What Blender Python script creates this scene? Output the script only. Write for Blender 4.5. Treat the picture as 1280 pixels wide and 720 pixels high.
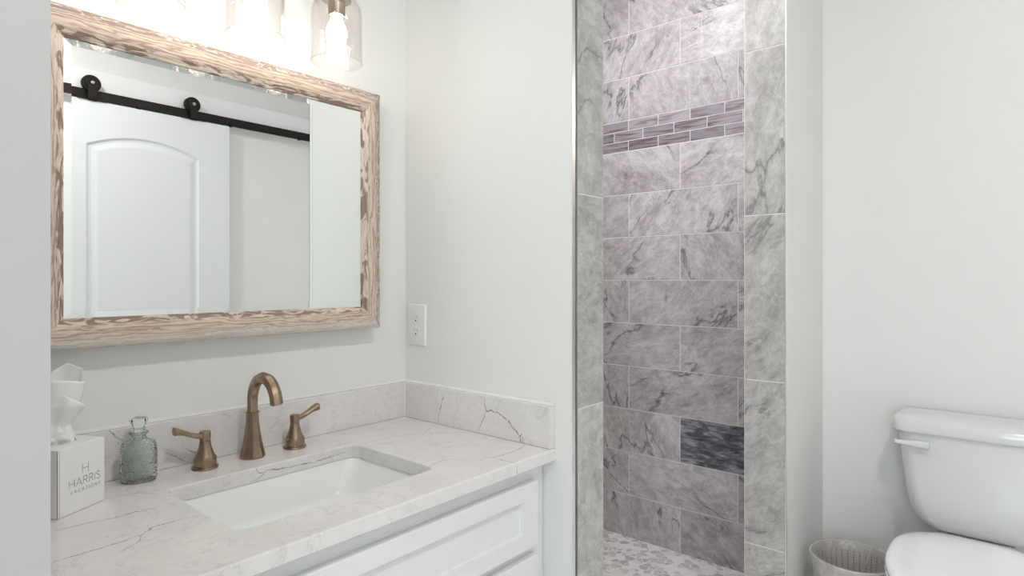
import bpy, bmesh, math, random
from mathutils import Vector, Matrix
from mathutils.geometry import tessellate_polygon
random.seed(7)
PI = math.pi
for o in list(bpy.data.objects): bpy.data.objects.remove(o)
S = bpy.context.scene
C = S.collection

# ---------------------------------------------------------------- camera, light, exposure
CZ = 1.17                                  # camera height
cd = bpy.data.cameras.new('camera'); cam = bpy.data.objects.new('camera', cd); C.objects.link(cam)
cam.location = (0, 0, CZ); cam.rotation_euler = (PI/2, 0, math.radians(-49.5))
cd.sensor_width = 36; cd.lens = 751/1280*36; cd.shift_y = -10/1280; cd.clip_start = .02
S.camera = cam
S.view_settings.view_transform = 'Standard'; S.view_settings.look = 'None'
S.view_settings.gamma = 1; S.view_settings.use_curve_mapping = False
S.view_settings.exposure = 0.13
W = bpy.data.worlds.new('world'); S.world = W; W.use_nodes = True
W.node_tree.nodes['Background'].inputs[0].default_value = (.80, .90, 1, 1)
W.node_tree.nodes['Background'].inputs[1].default_value = 3.0

def area(name, loc, rot, sx, sy, power, col=(1, 1, 1), shape='RECTANGLE'):
    l = bpy.data.lights.new(name, 'AREA'); l.shape = shape; l.size = sx
    if shape in ('RECTANGLE', 'ELLIPSE'): l.size_y = sy
    l.energy = power; l.color = col
    o = bpy.data.objects.new(name, l); C.objects.link(o); o.location = loc; o.rotation_euler = rot
    return o
# added fill lamp outside the made-up window behind the camera
area('added_window_fill', (-1.72, -.53, 1.35), (PI/2, 0, -PI/2), 1.2, 1.7, 15, (.95, .98, 1))
FILLXY = [(.50, -.35), (1.55, -.30), (-.55, -.25), (1.62, 1.22)]  # made-up ceiling lights that fill the room and the shower
FILLP = [14.5, .8, 3, 16]
FILLC = [(1, .98, .95), (1, .98, .95), (1, .98, .95), (.965, .952, 1)]
BULB = 27

# ---------------------------------------------------------------- pixel -> point on a surface
CA, SA = math.cos(math.radians(40.5)), math.sin(math.radians(40.5))
def ray(px, py):
    u = (px-640)/751; w = (350-py)/751
    return Vector((CA + SA*u, SA - CA*u, w))
def onx(px, py, X): r = ray(px, py); return Vector((0, 0, CZ)) + r*(X/r.x)
def ony(px, py, Y): r = ray(px, py); return Vector((0, 0, CZ)) + r*(Y/r.y)
def onz(px, py, Z): r = ray(px, py); return Vector((0, 0, CZ)) + r*((Z-CZ)/r.z)

# ---------------------------------------------------------------- helpers
def obj(name, bm, mats, parent=None, smooth=False, angle=None):
    bmesh.ops.recalc_face_normals(bm, faces=bm.faces[:])
    me = bpy.data.meshes.new(name); bm.to_mesh(me); bm.free()
    if not isinstance(mats, (list, tuple)): mats = [mats]
    for m in mats: me.materials.append(m)
    if smooth:
        for p in me.polygons: p.use_smooth = True
        if angle: me.set_sharp_from_angle(angle=math.radians(angle))
    o = bpy.data.objects.new(name, me); C.objects.link(o)
    if parent: o.parent = parent
    return o
def tag(o, label, cat, group=None):
    o['label'] = label; o['category'] = cat
    if group: o['group'] = group
    return o
def thing(name, label, cat, loc=(0, 0, 0), rz=0, group=None):
    o = bpy.data.objects.new(name, None); C.objects.link(o); o.location = loc; o.rotation_euler = (0, 0, rz)
    o.empty_display_size = .05
    return tag(o, label, cat, group)
def struct(name, bm, m, **k):
    o = obj(name, bm, m, **k); o['kind'] = 'structure'; return o
def nb(): return bmesh.new()
def box(bm, x0, x1, y0, y1, z0, z1, bev=0, mi=0, seg=2):
    r = bmesh.ops.create_cube(bm, size=1)
    vs = r['verts']
    for v in vs:
        v.co = Vector(((x0+x1)/2+v.co.x*(x1-x0), (y0+y1)/2+v.co.y*(y1-y0), (z0+z1)/2+v.co.z*(z1-z0)))
    fs = set(f for v in vs for f in v.link_faces)
    if bev:
        es = list(set(e for v in vs for e in v.link_edges))
        q = bmesh.ops.bevel(bm, geom=es, offset=bev, segments=seg, affect='EDGES', profile=.5)
        fs = set(q['faces']) | set(f for f in fs if f.is_valid)
    for f in fs: f.material_index = mi
    return fs
def loft(bm, rings, cap0=True, cap1=True, mi=0, closed=True):
    vr = [[bm.verts.new(p) for p in r] for r in rings]
    n = len(vr[0]); out = []
    for a, b in zip(vr, vr[1:]):
        for i in range(n if closed else n-1):
            j = (i+1) % n
            out.append(bm.faces.new((a[i], a[j], b[j], b[i])))
    if cap0: out.append(bm.faces.new(vr[0][::-1]))
    if cap1: out.append(bm.faces.new(vr[-1]))
    for f in out: f.material_index = mi
    return vr
def circ(r, z, n=40, cx=0, cy=0): return [(cx+r*math.cos(2*PI*i/n), cy+r*math.sin(2*PI*i/n), z) for i in range(n)]
def lathe(bm, prof, n=40, cx=0, cy=0, cap0=True, cap1=True, mi=0):
    return loft(bm, [circ(max(r, 1e-4), z, n, cx, cy) for r, z in prof], cap0, cap1, mi)
def tube(bm, pts, rad, n=20, mi=0, squash=1.0):
    pts = [Vector(p) for p in pts]; rings = []
    if not isinstance(rad, (list, tuple)): rad = [rad]*len(pts)
    t0 = (pts[1]-pts[0]).normalized()
    up = Vector((0, 0, 1)) if abs(t0.z) < .9 else Vector((1, 0, 0))
    nrm = (up - t0*up.dot(t0)).normalized()
    for i, p in enumerate(pts):
        t = (pts[min(i+1, len(pts)-1)]-pts[max(i-1, 0)]).normalized()
        nrm = (nrm - t*nrm.dot(t)).normalized(); bn = t.cross(nrm)
        rings.append([p + nrm*rad[i]*squash*math.cos(2*PI*k/n) + bn*rad[i]*math.sin(2*PI*k/n) for k in range(n)])
    loft(bm, rings, mi=mi)
def rrect(cx, cy, hx, hy, r, z, n=8, p=None):
    pts = []
    r = min(r, hx-1e-5, hy-1e-5)
    for q, (sx, sy) in enumerate(((1, 1), (-1, 1), (-1, -1), (1, -1))):
        for k in range(n+1):
            a = q*PI/2 + k/n*PI/2
            pts.append((cx+sx*(hx-r)+r*math.cos(a), cy+sy*(hy-r)+r*math.sin(a), z))
    return pts
def fill(bm, loops, mi=0):
    L = [[Vector(p) for p in l] for l in loops]
    allp = [p for l in L for p in l]
    vs = [bm.verts.new(p) for p in allp]
    for t in tessellate_polygon(L):
        try: f = bm.faces.new([vs[i] for i in t]); f.material_index = mi
        except ValueError: pass
def smoothstep(a, b, x):
    t = max(0, min(1, (x-a)/(b-a))); return t*t*(3-2*t)

# ---------------------------------------------------------------- materials
def newmat(name):
    m = bpy.data.materials.new(name); m.use_nodes = True
    nt = m.node_tree; b = nt.nodes['Principled BSDF']
    return m, nt, b
def N(nt, t, **k):
    n = nt.nodes.new(t)
    for a, v in k.items(): setattr(n, a, v)
    return n
def mix(nt, fac, a, b, mode='MIX'):
    n = N(nt, 'ShaderNodeMix', data_type='RGBA', blend_type=mode)
    for s, v in ((0, fac), (6, a), (7, b)):
        if hasattr(v, 'links'): nt.links.new(v, n.inputs[s])
        elif s == 0: n.inputs[0].default_value = v
        else: n.inputs[s].default_value = (*v, 1)
    return n.outputs[2]
def ramp(nt, src, stops, interp='LINEAR'):
    n = N(nt, 'ShaderNodeValToRGB'); r = n.color_ramp; r.interpolation = interp
    while len(r.elements) < len(stops): r.elements.new(.5)
    for e, (p, c) in zip(r.elements, stops):
        e.position = p; e.color = (*c, 1) if len(c) == 3 else c
    nt.links.new(src, n.inputs[0]); return n.outputs[0]
G = lambda v: (v, v, v)
def noise(nt, vec, scale, detail=4, rough=.55, dist=0):
    n = N(nt, 'ShaderNodeTexNoise'); n.inputs['Scale'].default_value = scale; n.inputs['Detail'].default_value = detail
    n.inputs['Roughness'].default_value = rough; n.inputs['Distortion'].default_value = dist
    if vec is not None: nt.links.new(vec, n.inputs['Vector'])
    return n.outputs['Fac']
def mapping(nt, vec, scale=(1, 1, 1), rot=(0, 0, 0)):
    n = N(nt, 'ShaderNodeMapping'); n.inputs['Scale'].default_value = scale; n.inputs['Rotation'].default_value = rot
    nt.links.new(vec, n.inputs[0]); return n.outputs[0]
def math_(nt, op, a, b=None):
    n = N(nt, 'ShaderNodeMath', operation=op)
    for i, v in enumerate((a, b)):
        if v is None: continue
        if hasattr(v, 'links'): nt.links.new(v, n.inputs[i])
        else: n.inputs[i].default_value = v
    return n.outputs[0]
def bump(nt, b, h, strength=.2, dist=.002):
    n = N(nt, 'ShaderNodeBump'); n.inputs['Strength'].default_value = strength; n.inputs['Distance'].default_value = dist
    nt.links.new(h, n.inputs['Height']); nt.links.new(n.outputs[0], b.inputs['Normal'])
def coords(nt): return N(nt, 'ShaderNodeTexCoord').outputs['Object']

def plain(name, col, rough=.5, metal=0, spec=.5, var=.03, coat=0, bumps=0, bscale=200):
    m, nt, b = newmat(name)
    c = coords(nt)
    f = noise(nt, c, 6, 3)
    lo = tuple(max(0, v*(1-var)) for v in col); hi = tuple(min(1, v*(1+var)) for v in col)
    nt.links.new(ramp(nt, f, [(.3, lo), (.7, hi)]), b.inputs['Base Color'])
    b.inputs['Roughness'].default_value = rough; b.inputs['Metallic'].default_value = metal
    b.inputs['Specular IOR Level'].default_value = spec; b.inputs['Coat Weight'].default_value = coat
    if bumps: bump(nt, b, noise(nt, c, bscale, 2), bumps, .001)
    return m
PAINT = plain('pale_green_wall_paint', (.815, .817, .795), .55, var=.008, bumps=.06, bscale=260)
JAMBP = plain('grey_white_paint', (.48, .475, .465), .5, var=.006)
CEIL = plain('ceiling_paint', (.88, .88, .87), .8, var=.01)
WHITE = plain('white_trim_paint', (.78, .79, .79), .38, var=.006)
HEADW = plain('bright_white_board', (.88, .88, .88), .4, var=.006)
CABW = plain('white_cabinet_lacquer', (.78, .785, .775), .32, var=.006)
CHINA = plain('white_porcelain', (.73, .735, .73), .12, var=.004, coat=.4)
BASIN = plain('white_basin_glaze', (.87, .89, .87), .12, var=.004, coat=.5)
PLAST = plain('white_plastic', (.82, .82, .81), .3, var=.004)
SLOT = plain('dark_slot', (.05, .05, .05), .7)
SHAD = plain('grey_slot', (.35, .34, .33), .6)
CHROME = plain('brushed_chrome', (.86, .85, .84), .38, metal=1)
BRONZE = plain('oil_rubbed_bronze', (.014, .009, .0075), .45, metal=.3, spec=.35, var=.2)
STEEL = plain('bolt_steel', (.55, .52, .5), .3, metal=1)
GROUT = plain('pale_grout', (.72, .69, .69), .85, var=.04)
NICKEL = plain('warm_nickel', (.38, .33, .28), .35, metal=1)
CARD = plain('white_carton', (.82, .81, .80), .5, var=.006)
INK = plain('grey_green_ink', (.20, .25, .245), .6)
FLOORM = plain('pale_stone_floor', (.80, .78, .76), .4)
CAULK = plain('white_caulk', (.82, .80, .79), .5)

def brass():
    m, nt, b = newmat('antique_brass'); c = coords(nt)
    f = noise(nt, mapping(nt, c, (220, 220, 25)), 1, 3); g = noise(nt, c, 30, 3)
    k = mix(nt, .5, ramp(nt, f, [(.3, (.24, .17, .12)), (.7, (.42, .315, .23))]), ramp(nt, g, [(.35, (.24, .17, .12)), (.65, (.42, .32, .235))]))
    nt.links.new(k, b.inputs['Base Color']); b.inputs['Metallic'].default_value = 1
    b.inputs['Roughness'].default_value = .3; bump(nt, b, f, .06, .0005)
    return m
BRASS = brass()

def quartz():
    m, nt, b = newmat('white_quartz'); c = coords(nt)
    cloud = noise(nt, c, 7, 6, .6, .8); fine = noise(nt, c, 60, 5, .65)
    base = mix(nt, .35, ramp(nt, cloud, [(.30, (.70, .67, .655)), (.62, (.78, .755, .74))]), ramp(nt, fine, [(.35, (.69, .66, .645)), (.6, (.79, .765, .755))]))
    d = noise(nt, c, 4.2, 5, .6, 1.4)
    line = math_(nt, 'ABSOLUTE', math_(nt, 'SUBTRACT', d, .5))
    v = ramp(nt, line, [(0, G(.30)), (.006, G(.10)), (.014, G(0))])
    k = mix(nt, v, base, (.42, .40, .41))
    nt.links.new(k, b.inputs['Base Color']); b.inputs['Roughness'].default_value = .16
    return m
QUARTZ = quartz()
def veinm():
    m, nt, b = newmat('grey_vein'); c = coords(nt)
    b.inputs['Base Color'].default_value = (.27, .25, .26, 1); b.inputs['Roughness'].default_value = .25
    f = noise(nt, c, 90, 4, .7)
    nt.links.new(ramp(nt, f, [(.36, G(.25)), (.62, G(.85))]), b.inputs['Alpha'])
    return m
VEIN = veinm()
def veinf():
    m, nt, b = newmat('faint_vein'); c = coords(nt)
    b.inputs['Base Color'].default_value = (.36, .34, .35, 1); b.inputs['Roughness'].default_value = .25
    f = noise(nt, c, 70, 4, .7)
    nt.links.new(ramp(nt, f, [(.36, G(.15)), (.60, G(.65))]), b.inputs['Alpha'])
    return m
VEINF = veinf()

def marble(name, lo, mid, hi, vein):
    m, nt, b = newmat(name); c = coords(nt)
    at = N(nt, 'ShaderNodeAttribute', attribute_name='tv')
    off = N(nt, 'ShaderNodeVectorMath', operation='SCALE'); off.inputs['Scale'].default_value = 19
    nt.links.new(at.outputs['Color'], off.inputs[0])
    add = N(nt, 'ShaderNodeVectorMath', operation='ADD'); nt.links.new(c, add.inputs[0]); nt.links.new(off.outputs[0], add.inputs[1])
    vr = N(nt, 'ShaderNodeVectorRotate', rotation_type='X_AXIS'); nt.links.new(add.outputs[0], vr.inputs['Vector'])
    nt.links.new(math_(nt, 'MULTIPLY', N_sep(nt, at.outputs['Color'], 0), 3.1), vr.inputs['Angle'])
    p = vr.outputs[0]
    cloud = noise(nt, mapping(nt, p, (1, 1.5, .9)), 4.2, 10, .66, .7)
    fine = noise(nt, mapping(nt, p, (1, 1.6, .9)), 22, 10, .78, .5)
    base = ramp(nt, cloud, [(.38, lo), (.50, mid), (.60, hi)])
    base = mix(nt, .55, base, ramp(nt, fine, [(.39, lo), (.50, mid), (.59, hi)]))
    w = noise(nt, mapping(nt, p, (1, 1.7, .7)), 2.1, 7, .55, .3)
    ln = math_(nt, 'ABSOLUTE', math_(nt, 'SUBTRACT', w, .5))
    gate = ramp(nt, noise(nt, p, 4.5, 3), [(.43, G(0)), (.52, G(1))])
    v = math_(nt, 'MULTIPLY', ramp(nt, ln, [(0, G(.9)), (.005, G(.5)), (.014, G(0))]), gate)
    k = mix(nt, v, base, vein)
    w2 = noise(nt, p, 6.5, 8, .6, .6)
    l2 = ramp(nt, math_(nt, 'ABSOLUTE', math_(nt, 'SUBTRACT', w2, .52)), [(0, G(.35)), (.010, G(0))])
    k = mix(nt, l2, k, tuple(min(1, x*1.25) for x in hi))
    # per tile tone; alpha of the attribute carries the near-black tile
    tone = ramp(nt, N_sep(nt, at.outputs['Color']), [(0, G(.84)), (1, G(1.06))])
    k = mix(nt, 1, k, tone, 'MULTIPLY')
    dk = ramp(nt, noise(nt, mapping(nt, add.outputs[0], (1, 2.2, 7)), 5, 9, .72, .5), [(.34, (.03, .03, .04)), (.48, (.12, .12, .14)), (.62, (.36, .36, .39))])
    k = mix(nt, math_(nt, 'SUBTRACT', 1, at.outputs['Alpha']), k, dk)
    nt.links.new(k, b.inputs['Base Color']); b.inputs['Roughness'].default_value = .42
    bump(nt, b, fine, .05, .001)
    return m
def N_sep(nt, col, i=1):
    s = N(nt, 'ShaderNodeSeparateColor'); nt.links.new(col, s.inputs[0]); return s.outputs[i]
MARBLE = marble('mauve_grey_marble_tile', (.30, .268, .26), (.46, .43, .425), (.63, .60, .60), (.10, .09, .095))
MARBLE2 = marble('grey_marble_tile', (.31, .295, .278), (.475, .462, .442), (.62, .608, .588), (.20, .19, .19))

def glassmosaic():
    m, nt, b = newmat('streaked_glass_mosaic'); c = coords(nt)
    at = N(nt, 'ShaderNodeAttribute', attribute_name='tv')
    off = N(nt, 'ShaderNodeVectorMath', operation='SCALE'); off.inputs['Scale'].default_value = 23
    nt.links.new(at.outputs['Color'], off.inputs[0])
    add = N(nt, 'ShaderNodeVectorMath', operation='ADD'); nt.links.new(c, add.inputs[0]); nt.links.new(off.outputs[0], add.inputs[1])
    f = noise(nt, mapping(nt, add.outputs[0], (1, 5, 60), (.10, 0, 0)), 1.3, 3, .5, .6)
    k = ramp(nt, f, [(.30, (.10, .075, .085)), (.43, (.27, .215, .225)), (.55, (.42, .38, .41)), (.7, (.30, .32, .38))])
    tone = ramp(nt, N_sep(nt, at.outputs['Color']), [(0, G(.55)), (1, G(1.0))])
    nt.links.new(mix(nt, 1, k, tone, 'MULTIPLY'), b.inputs['Base Color'])
    b.inputs['Roughness'].default_value = .1; b.inputs['Coat Weight'].default_value = .5
    return m
MOSAIC = glassmosaic()

def pebble():
    m, nt, b = newmat('pebble_mosaic_floor'); c = mapping(nt, coords(nt), (1, 1, 0.001))
    n1 = N(nt, 'ShaderNodeTexVoronoi', feature='F1'); n1.inputs['Scale'].default_value = 31
    n2 = N(nt, 'ShaderNodeTexVoronoi', feature='DISTANCE_TO_EDGE'); n2.inputs['Scale'].default_value = 31
    for n in (n1, n2): nt.links.new(c, n.inputs['Vector'])
    s = N_sep(nt, n1.outputs['Color'])
    k = ramp(nt, s, [(0, (.46, .42, .41)), (.40, (.58, .54, .53)), (.58, (.76, .73, .715)), (1, (.80, .77, .76))], 'LINEAR')
    e = ramp(nt, n2.outputs['Distance'], [(.02, G(1)), (.06, G(0))])
    k = mix(nt, e, k, (.82, .79, .78))
    nt.links.new(k, b.inputs['Base Color']); b.inputs['Roughness'].default_value = .45
    bump(nt, b, ramp(nt, n2.outputs['Distance'], [(.03, G(0)), (.14, G(1))]), .4, .002)
    return m
PEBBLE = pebble()

def wood():
    m, nt, b = newmat('whitewashed_burnt_pine')
    uv = N(nt, 'ShaderNodeUVMap', uv_map='UVMap').outputs[0]   # metres along, metres across
    oi = N(nt, 'ShaderNodeObjectInfo').outputs['Random']
    add = N(nt, 'ShaderNodeVectorMath', operation='ADD'); nt.links.new(uv, add.inputs[0])
    cmb = N(nt, 'ShaderNodeCombineXYZ'); nt.links.new(math_(nt, 'MULTIPLY', oi, 50), cmb.inputs[0]); nt.links.new(math_(nt, 'MULTIPLY', oi, 9), cmb.inputs[2]); nt.links.new(cmb.outputs[0], add.inputs[1])
    sp = N(nt, 'ShaderNodeSeparateXYZ'); nt.links.new(uv, sp.inputs[0]); v = sp.outputs[1]
    P = add.outputs[0]
    warp = noise(nt, mapping(nt, P, (7, 42, 1)), 1, 4, .55, .5)
    field = math_(nt, 'ADD', math_(nt, 'MULTIPLY', warp, 5.0), math_(nt, 'MULTIPLY', v, 105))
    wv = math_(nt, 'SINE', math_(nt, 'MULTIPLY', field, 6.283))
    g2 = noise(nt, mapping(nt, P, (12, 520, 1)), 1, 4, .65, .3)
    net = noise(nt, mapping(nt, P, (15, 85, 1)), 1, 3, .5, 1.2)
    edge_in = ramp(nt, v, [(.011, G(1)), (.017, G(0))])
    edge_out = ramp(nt, math_(nt, 'ADD', v, math_(nt, 'MULTIPLY', warp, .012)), [(.040, G(0)), (.052, G(1))])
    cm = N(nt, 'ShaderNodeMath', operation='COMPARE'); cm.inputs[1].default_value = 5; cm.inputs[2].default_value = 1
    nt.links.new(sp.outputs[0], cm.inputs[0]); wash = cm.outputs[0]      # the bottom board carries more whitewash
    tan = ramp(nt, noise(nt, mapping(nt, P, (3, 26, 1)), 1, 3), [(.3, (.56, .42, .325)), (.7, (.68, .55, .455))])
    k = mix(nt, .45, tan, ramp(nt, g2, [(.36, (.34, .225, .16)), (.50, (.62, .47, .37)), (.62, (.80, .69, .60))]))
    k = mix(nt, math_(nt, 'MULTIPLY', ramp(nt, wv, [(.45, G(0)), (.95, G(1))]), .58), k, (.26, .165, .115))
    k = mix(nt, math_(nt, 'MULTIPLY', ramp(nt, math_(nt, 'MULTIPLY', wv, -1), [(.5, G(0)), (.95, G(1))]), .28), k, (.84, .79, .73))
    bl = ramp(nt, noise(nt, mapping(nt, P, (16, 70, 1)), 1, 3, .5, 1.5), [(.46, G(0)), (.53, G(1))])
    k = mix(nt, math_(nt, 'MULTIPLY', math_(nt, 'MULTIPLY', edge_in, bl), .8), k, (.17, .11, .08))
    k = mix(nt, math_(nt, 'MULTIPLY', math_(nt, 'MULTIPLY', edge_in, math_(nt, 'SUBTRACT', 1, bl)), .5), k, (.72, .64, .55))
    nl = ramp(nt, math_(nt, 'ABSOLUTE', math_(nt, 'SINE', math_(nt, 'ADD', math_(nt, 'MULTIPLY', net, 15), math_(nt, 'MULTIPLY', v, 230)))), [(.22, G(1)), (.5, G(0))])
    k = mix(nt, math_(nt, 'MULTIPLY', edge_out, math_(nt, 'SUBTRACT', .72, math_(nt, 'MULTIPLY', wash, .5))), k, (.26, .19, .15))
    k = mix(nt, math_(nt, 'MULTIPLY', math_(nt, 'MULTIPLY', edge_out, wash), .6), k, (.80, .77, .72))
    k = mix(nt, math_(nt, 'MULTIPLY', math_(nt, 'MULTIPLY', edge_out, nl), .8), k, (.80, .74, .67))
    nt.links.new(k, b.inputs['Base Color']); b.inputs['Roughness'].default_value = .6
    bump(nt, b, math_(nt, 'MULTIPLY', wv, -1), .3, .001)
    return m
WOOD = wood()

def mirrorm():
    m, nt, b = newmat('mirror_silver')
    b.inputs['Base Color'].default_value = (.925, .945, .935, 1); b.inputs['Metallic'].default_value = 1
    b.inputs['Roughness'].default_value = 0.0
    return m
MIRROR = mirrorm()
def thin_glass(name, tint, refl=.5, seeds=False, base=.05):
    m, nt, b = newmat(name); nt.nodes.remove(b)
    out = nt.nodes['Material Output']
    tr = N(nt, 'ShaderNodeBsdfTransparent'); tr.inputs[0].default_value = (*tint, 1)
    gl = N(nt, 'ShaderNodeBsdfGlossy'); gl.inputs['Roughness'].default_value = .05
    lw = N(nt, 'ShaderNodeLayerWeight'); lw.inputs['Blend'].default_value = .35
    f = math_(nt, 'ADD', math_(nt, 'MULTIPLY', lw.outputs['Facing'], refl), base)
    f = math_(nt, 'MULTIPLY', f, f)
    if seeds:
        c = coords(nt); vo = N(nt, 'ShaderNodeTexVoronoi'); vo.inputs['Scale'].default_value = 170; nt.links.new(c, vo.inputs['Vector'])
        s = ramp(nt, vo.outputs['Distance'], [(.10, G(.55)), (.22, G(0))])
        f = math_(nt, 'MAXIMUM', f, s)
        bp = N(nt, 'ShaderNodeBump'); bp.inputs['Strength'].default_value = .4; bp.inputs['Distance'].default_value = .001
        nt.links.new(s, bp.inputs['Height']); nt.links.new(bp.outputs[0], gl.inputs['Normal'])
    mx = N(nt, 'ShaderNodeMixShader'); nt.links.new(f, mx.inputs[0]); nt.links.new(tr.outputs[0], mx.inputs[1]); nt.links.new(gl.outputs[0], mx.inputs[2])
    nt.links.new(mx.outputs[0], out.inputs[0]); return m
SHADE = thin_glass('seeded_clear_glass', (.98, .965, .955), .7, True, .10)
ADDWINGL = thin_glass('added_window_glass', (.97, .98, .98), .4)  # pane of the added window
def greenglass():
    m, nt, b = newmat('sea_green_embossed_glass'); c = coords(nt)
    b.inputs['Base Color'].default_value = (.90, .965, .935, 1); b.inputs['Roughness'].default_value = .04
    b.inputs['Transmission Weight'].default_value = 1; b.inputs['IOR'].default_value = 1.45
    w = N(nt, 'ShaderNodeTexWave', wave_type='BANDS', bands_direction='Z'); w.inputs['Scale'].default_value = 70; nt.links.new(c, w.inputs[0])
    n2 = ramp(nt, noise(nt, c, 55, 2, .4, 1.5), [(.47, G(0)), (.52, G(1))])
    h = math_(nt, 'ADD', math_(nt, 'MULTIPLY', w.outputs['Fac'], .35), n2)
    bump(nt, b, h, .6, .0015)
    return m
GREENG = greenglass()
def clearglass():
    m, nt, b = newmat('clear_crystal'); b.inputs['Base Color'].default_value = (.97, .98, .98, 1)
    b.inputs['Roughness'].default_value = .02; b.inputs['Transmission Weight'].default_value = 1; b.inputs['IOR'].default_value = 1.47
    return m
CRYSTAL = clearglass()
def emis(name, col, s):
    m, nt, b = newmat(name); b.inputs['Base Color'].default_value = (*col, 1)
    b.inputs['Emission Color'].default_value = (*col, 1); b.inputs['Emission Strength'].default_value = s
    return m
BULBM = emis('glowing_bulb', (1, .975, .94), BULB)
FILLM = emis('added_light_lens', (1, .98, .95), 6)  # glowing disc of the added ceiling lights
def tissue_m():
    m, nt, b = newmat('tissue_paper'); c = coords(nt)
    b.inputs['Base Color'].default_value = (.88, .88, .87, 1); b.inputs['Roughness'].default_value = .9
    b.inputs['Subsurface Weight'].default_value = .0
    b.inputs['Base Color'].default_value = (.95, .95, .94, 1)
    f = noise(nt, mapping(nt, c, (1, 1, .4)), 45, 4, .6, 1.0); bump(nt, b, f, .3, .004)
    tl = N(nt, 'ShaderNodeBsdfTranslucent'); tl.inputs[0].default_value = (.95, .95, .94, 1)
    mx = N(nt, 'ShaderNodeMixShader'); mx.inputs[0].default_value = .15
    nt.links.new(b.outputs[0], mx.inputs[1]); nt.links.new(tl.outputs[0], mx.inputs[2]); nt.links.new(mx.outputs[0], nt.nodes['Material Output'].inputs[0])
    return m
TISSUE = tissue_m()
def basketm():
    m, nt, b = newmat('taupe_woven_plastic'); c = coords(nt)
    w = N(nt, 'ShaderNodeTexWave', wave_type='BANDS', bands_direction='Z'); w.inputs['Scale'].default_value = 130; nt.links.new(c, w.inputs[0])
    k = ramp(nt, w.outputs['Fac'], [(.2, (.47, .43, .415)), (.8, (.58, .54, .525))])
    nt.links.new(k, b.inputs['Base Color']); b.inputs['Roughness'].default_value = .45
    bump(nt, b, w.outputs['Fac'], .4, .001); return m
BASKET = basketm()
def linerm():
    m, nt, b = newmat('translucent_bin_liner'); c = coords(nt)
    b.inputs['Base Color'].default_value = (.74, .70, .68, 1); b.inputs['Roughness'].default_value = .22
    f = noise(nt, mapping(nt, c, (1, 1, .35)), 30, 3, .5, .8)
    nt.links.new(ramp(nt, f, [(.35, G(.15)), (.7, G(.45))]), b.inputs['Alpha'])
    bump(nt, b, f, .8, .008); return m
LINER = linerm()

# ---------------------------------------------------------------- room layout (X runs along the mirror wall, Y towards it)
YV, XO, YJ, XI, XW, YW0, YW1, XT, XB, YL, YOP, XK, CH = 1.42, 1.169, .80, 1.289, 1.90, .544, .668, 2.33, 2.53, 1.72, -1.116, -1.5, 2.74
FS = CZ-1.222                            # shower floor height
def wallbox(name, *a, m=PAINT):
    b = nb(); box(b, *a); return struct(name, b, m)
b = nb(); box(b, XK-.1, XT+.1, YOP-.1, YV+.1, -.2, 0)
for f in list(b.faces): pass
b.free()
b = nb(); box(b, XK-.1, XI-.02, YOP-.1, YV+.1, -.2, 0); box(b, XI-.02, XT+.1, YOP-.1, YW1, -.2, 0); struct('floor', b, FLOORM)
b = nb(); box(b, XK-.1, XB+.1, YOP-.1, YL+.1, CH, CH+.1); struct('ceiling', b, CEIL)
wallbox('wall_vanity', .14, XO, YV, YV+.1, 0, CH)
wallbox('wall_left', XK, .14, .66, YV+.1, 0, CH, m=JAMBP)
wallbox('wall_partition', XO, XI, YJ+.01, YL+.1, FS, CH)
wallbox('wall_toilet', XT, XT+.1, YOP-.1, YW0, 0, CH)
wallbox('wall_wing', XW+.01, XB-.01, YW0, YW1-.01, 0, CH)
wallbox('wall_opposite', XK-.1, XT, YOP-.1, YOP, 0, CH)
wallbox('wall_shower_side', XI, XB+.1, YL, YL+.1, FS, CH)
b = nb()                                # wall behind the camera; its window opening is added to let fill light in
wy0, wy1, wz0, wz1 = -1.05, -.05, .45, 2.2
for a in ((YOP, wy0, 0, CH), (wy1, .66, 0, CH), (wy0, wy1, 0, wz0), (wy0, wy1, wz1, CH)): box(b, XK-.1, XK, *a)
struct('wall_back', b, PAINT)
b = nb()
for a in ((wy0, wy0+.05, wz0, wz1), (wy1-.05, wy1, wz0, wz1), (wy0+.05, wy1-.05, wz0, wz0+.05), (wy0+.05, wy1-.05, wz1-.05, wz1), (wy0+.05, wy1-.05, 1.55, 1.59)):
    box(b, XK-.07, XK-.03, *a, bev=.004)
added_win = struct('added_window_1', b, WHITE)  # added window, out of view, an opening for the fill lamp
b = nb(); box(b, XK-.052, XK-.048, wy0+.05, wy1-.05, wz0+.05, wz1-.05); obj('added_pane', b, ADDWINGL, added_win)

# ---- tiled faces
def tiles(bm, rects, place, th=.008, g=.0016, mi=1, dark=None):
    """rects in wall coords (s,z); place(s,z,d)->xyz with d = distance out of the wall"""
    lay = bm.loops.layers.float_color.get('tv') or bm.loops.layers.float_color.new('tv')
    for r in rects:
        s0, s1, z0, z1 = r[:4]; m_ = r[4] if len(r) > 4 else mi
        al = 0.0 if (dark and dark(*r[:4])) else 1.0
        col = (random.random(), random.random(), random.random(), al)
        s0 += g; s1 -= g; z0 += g; z1 -= g; c = .0008
        if s1-s0 < .003 or z1-z0 < .003: continue
        rings = []
        for i, d in ((0, 0), (0, th-c), (c, th)):
            rings.append([place(s0+i, z0+i, d), place(s1-i, z0+i, d), place(s1-i, z1-i, d), place(s0+i, z1-i, d)])
        before = set(bm.faces)
        loft(bm, rings, cap0=False, mi=m_)
        for f in set(bm.faces)-before:
            for l in f.loops: l[lay] = col
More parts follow.
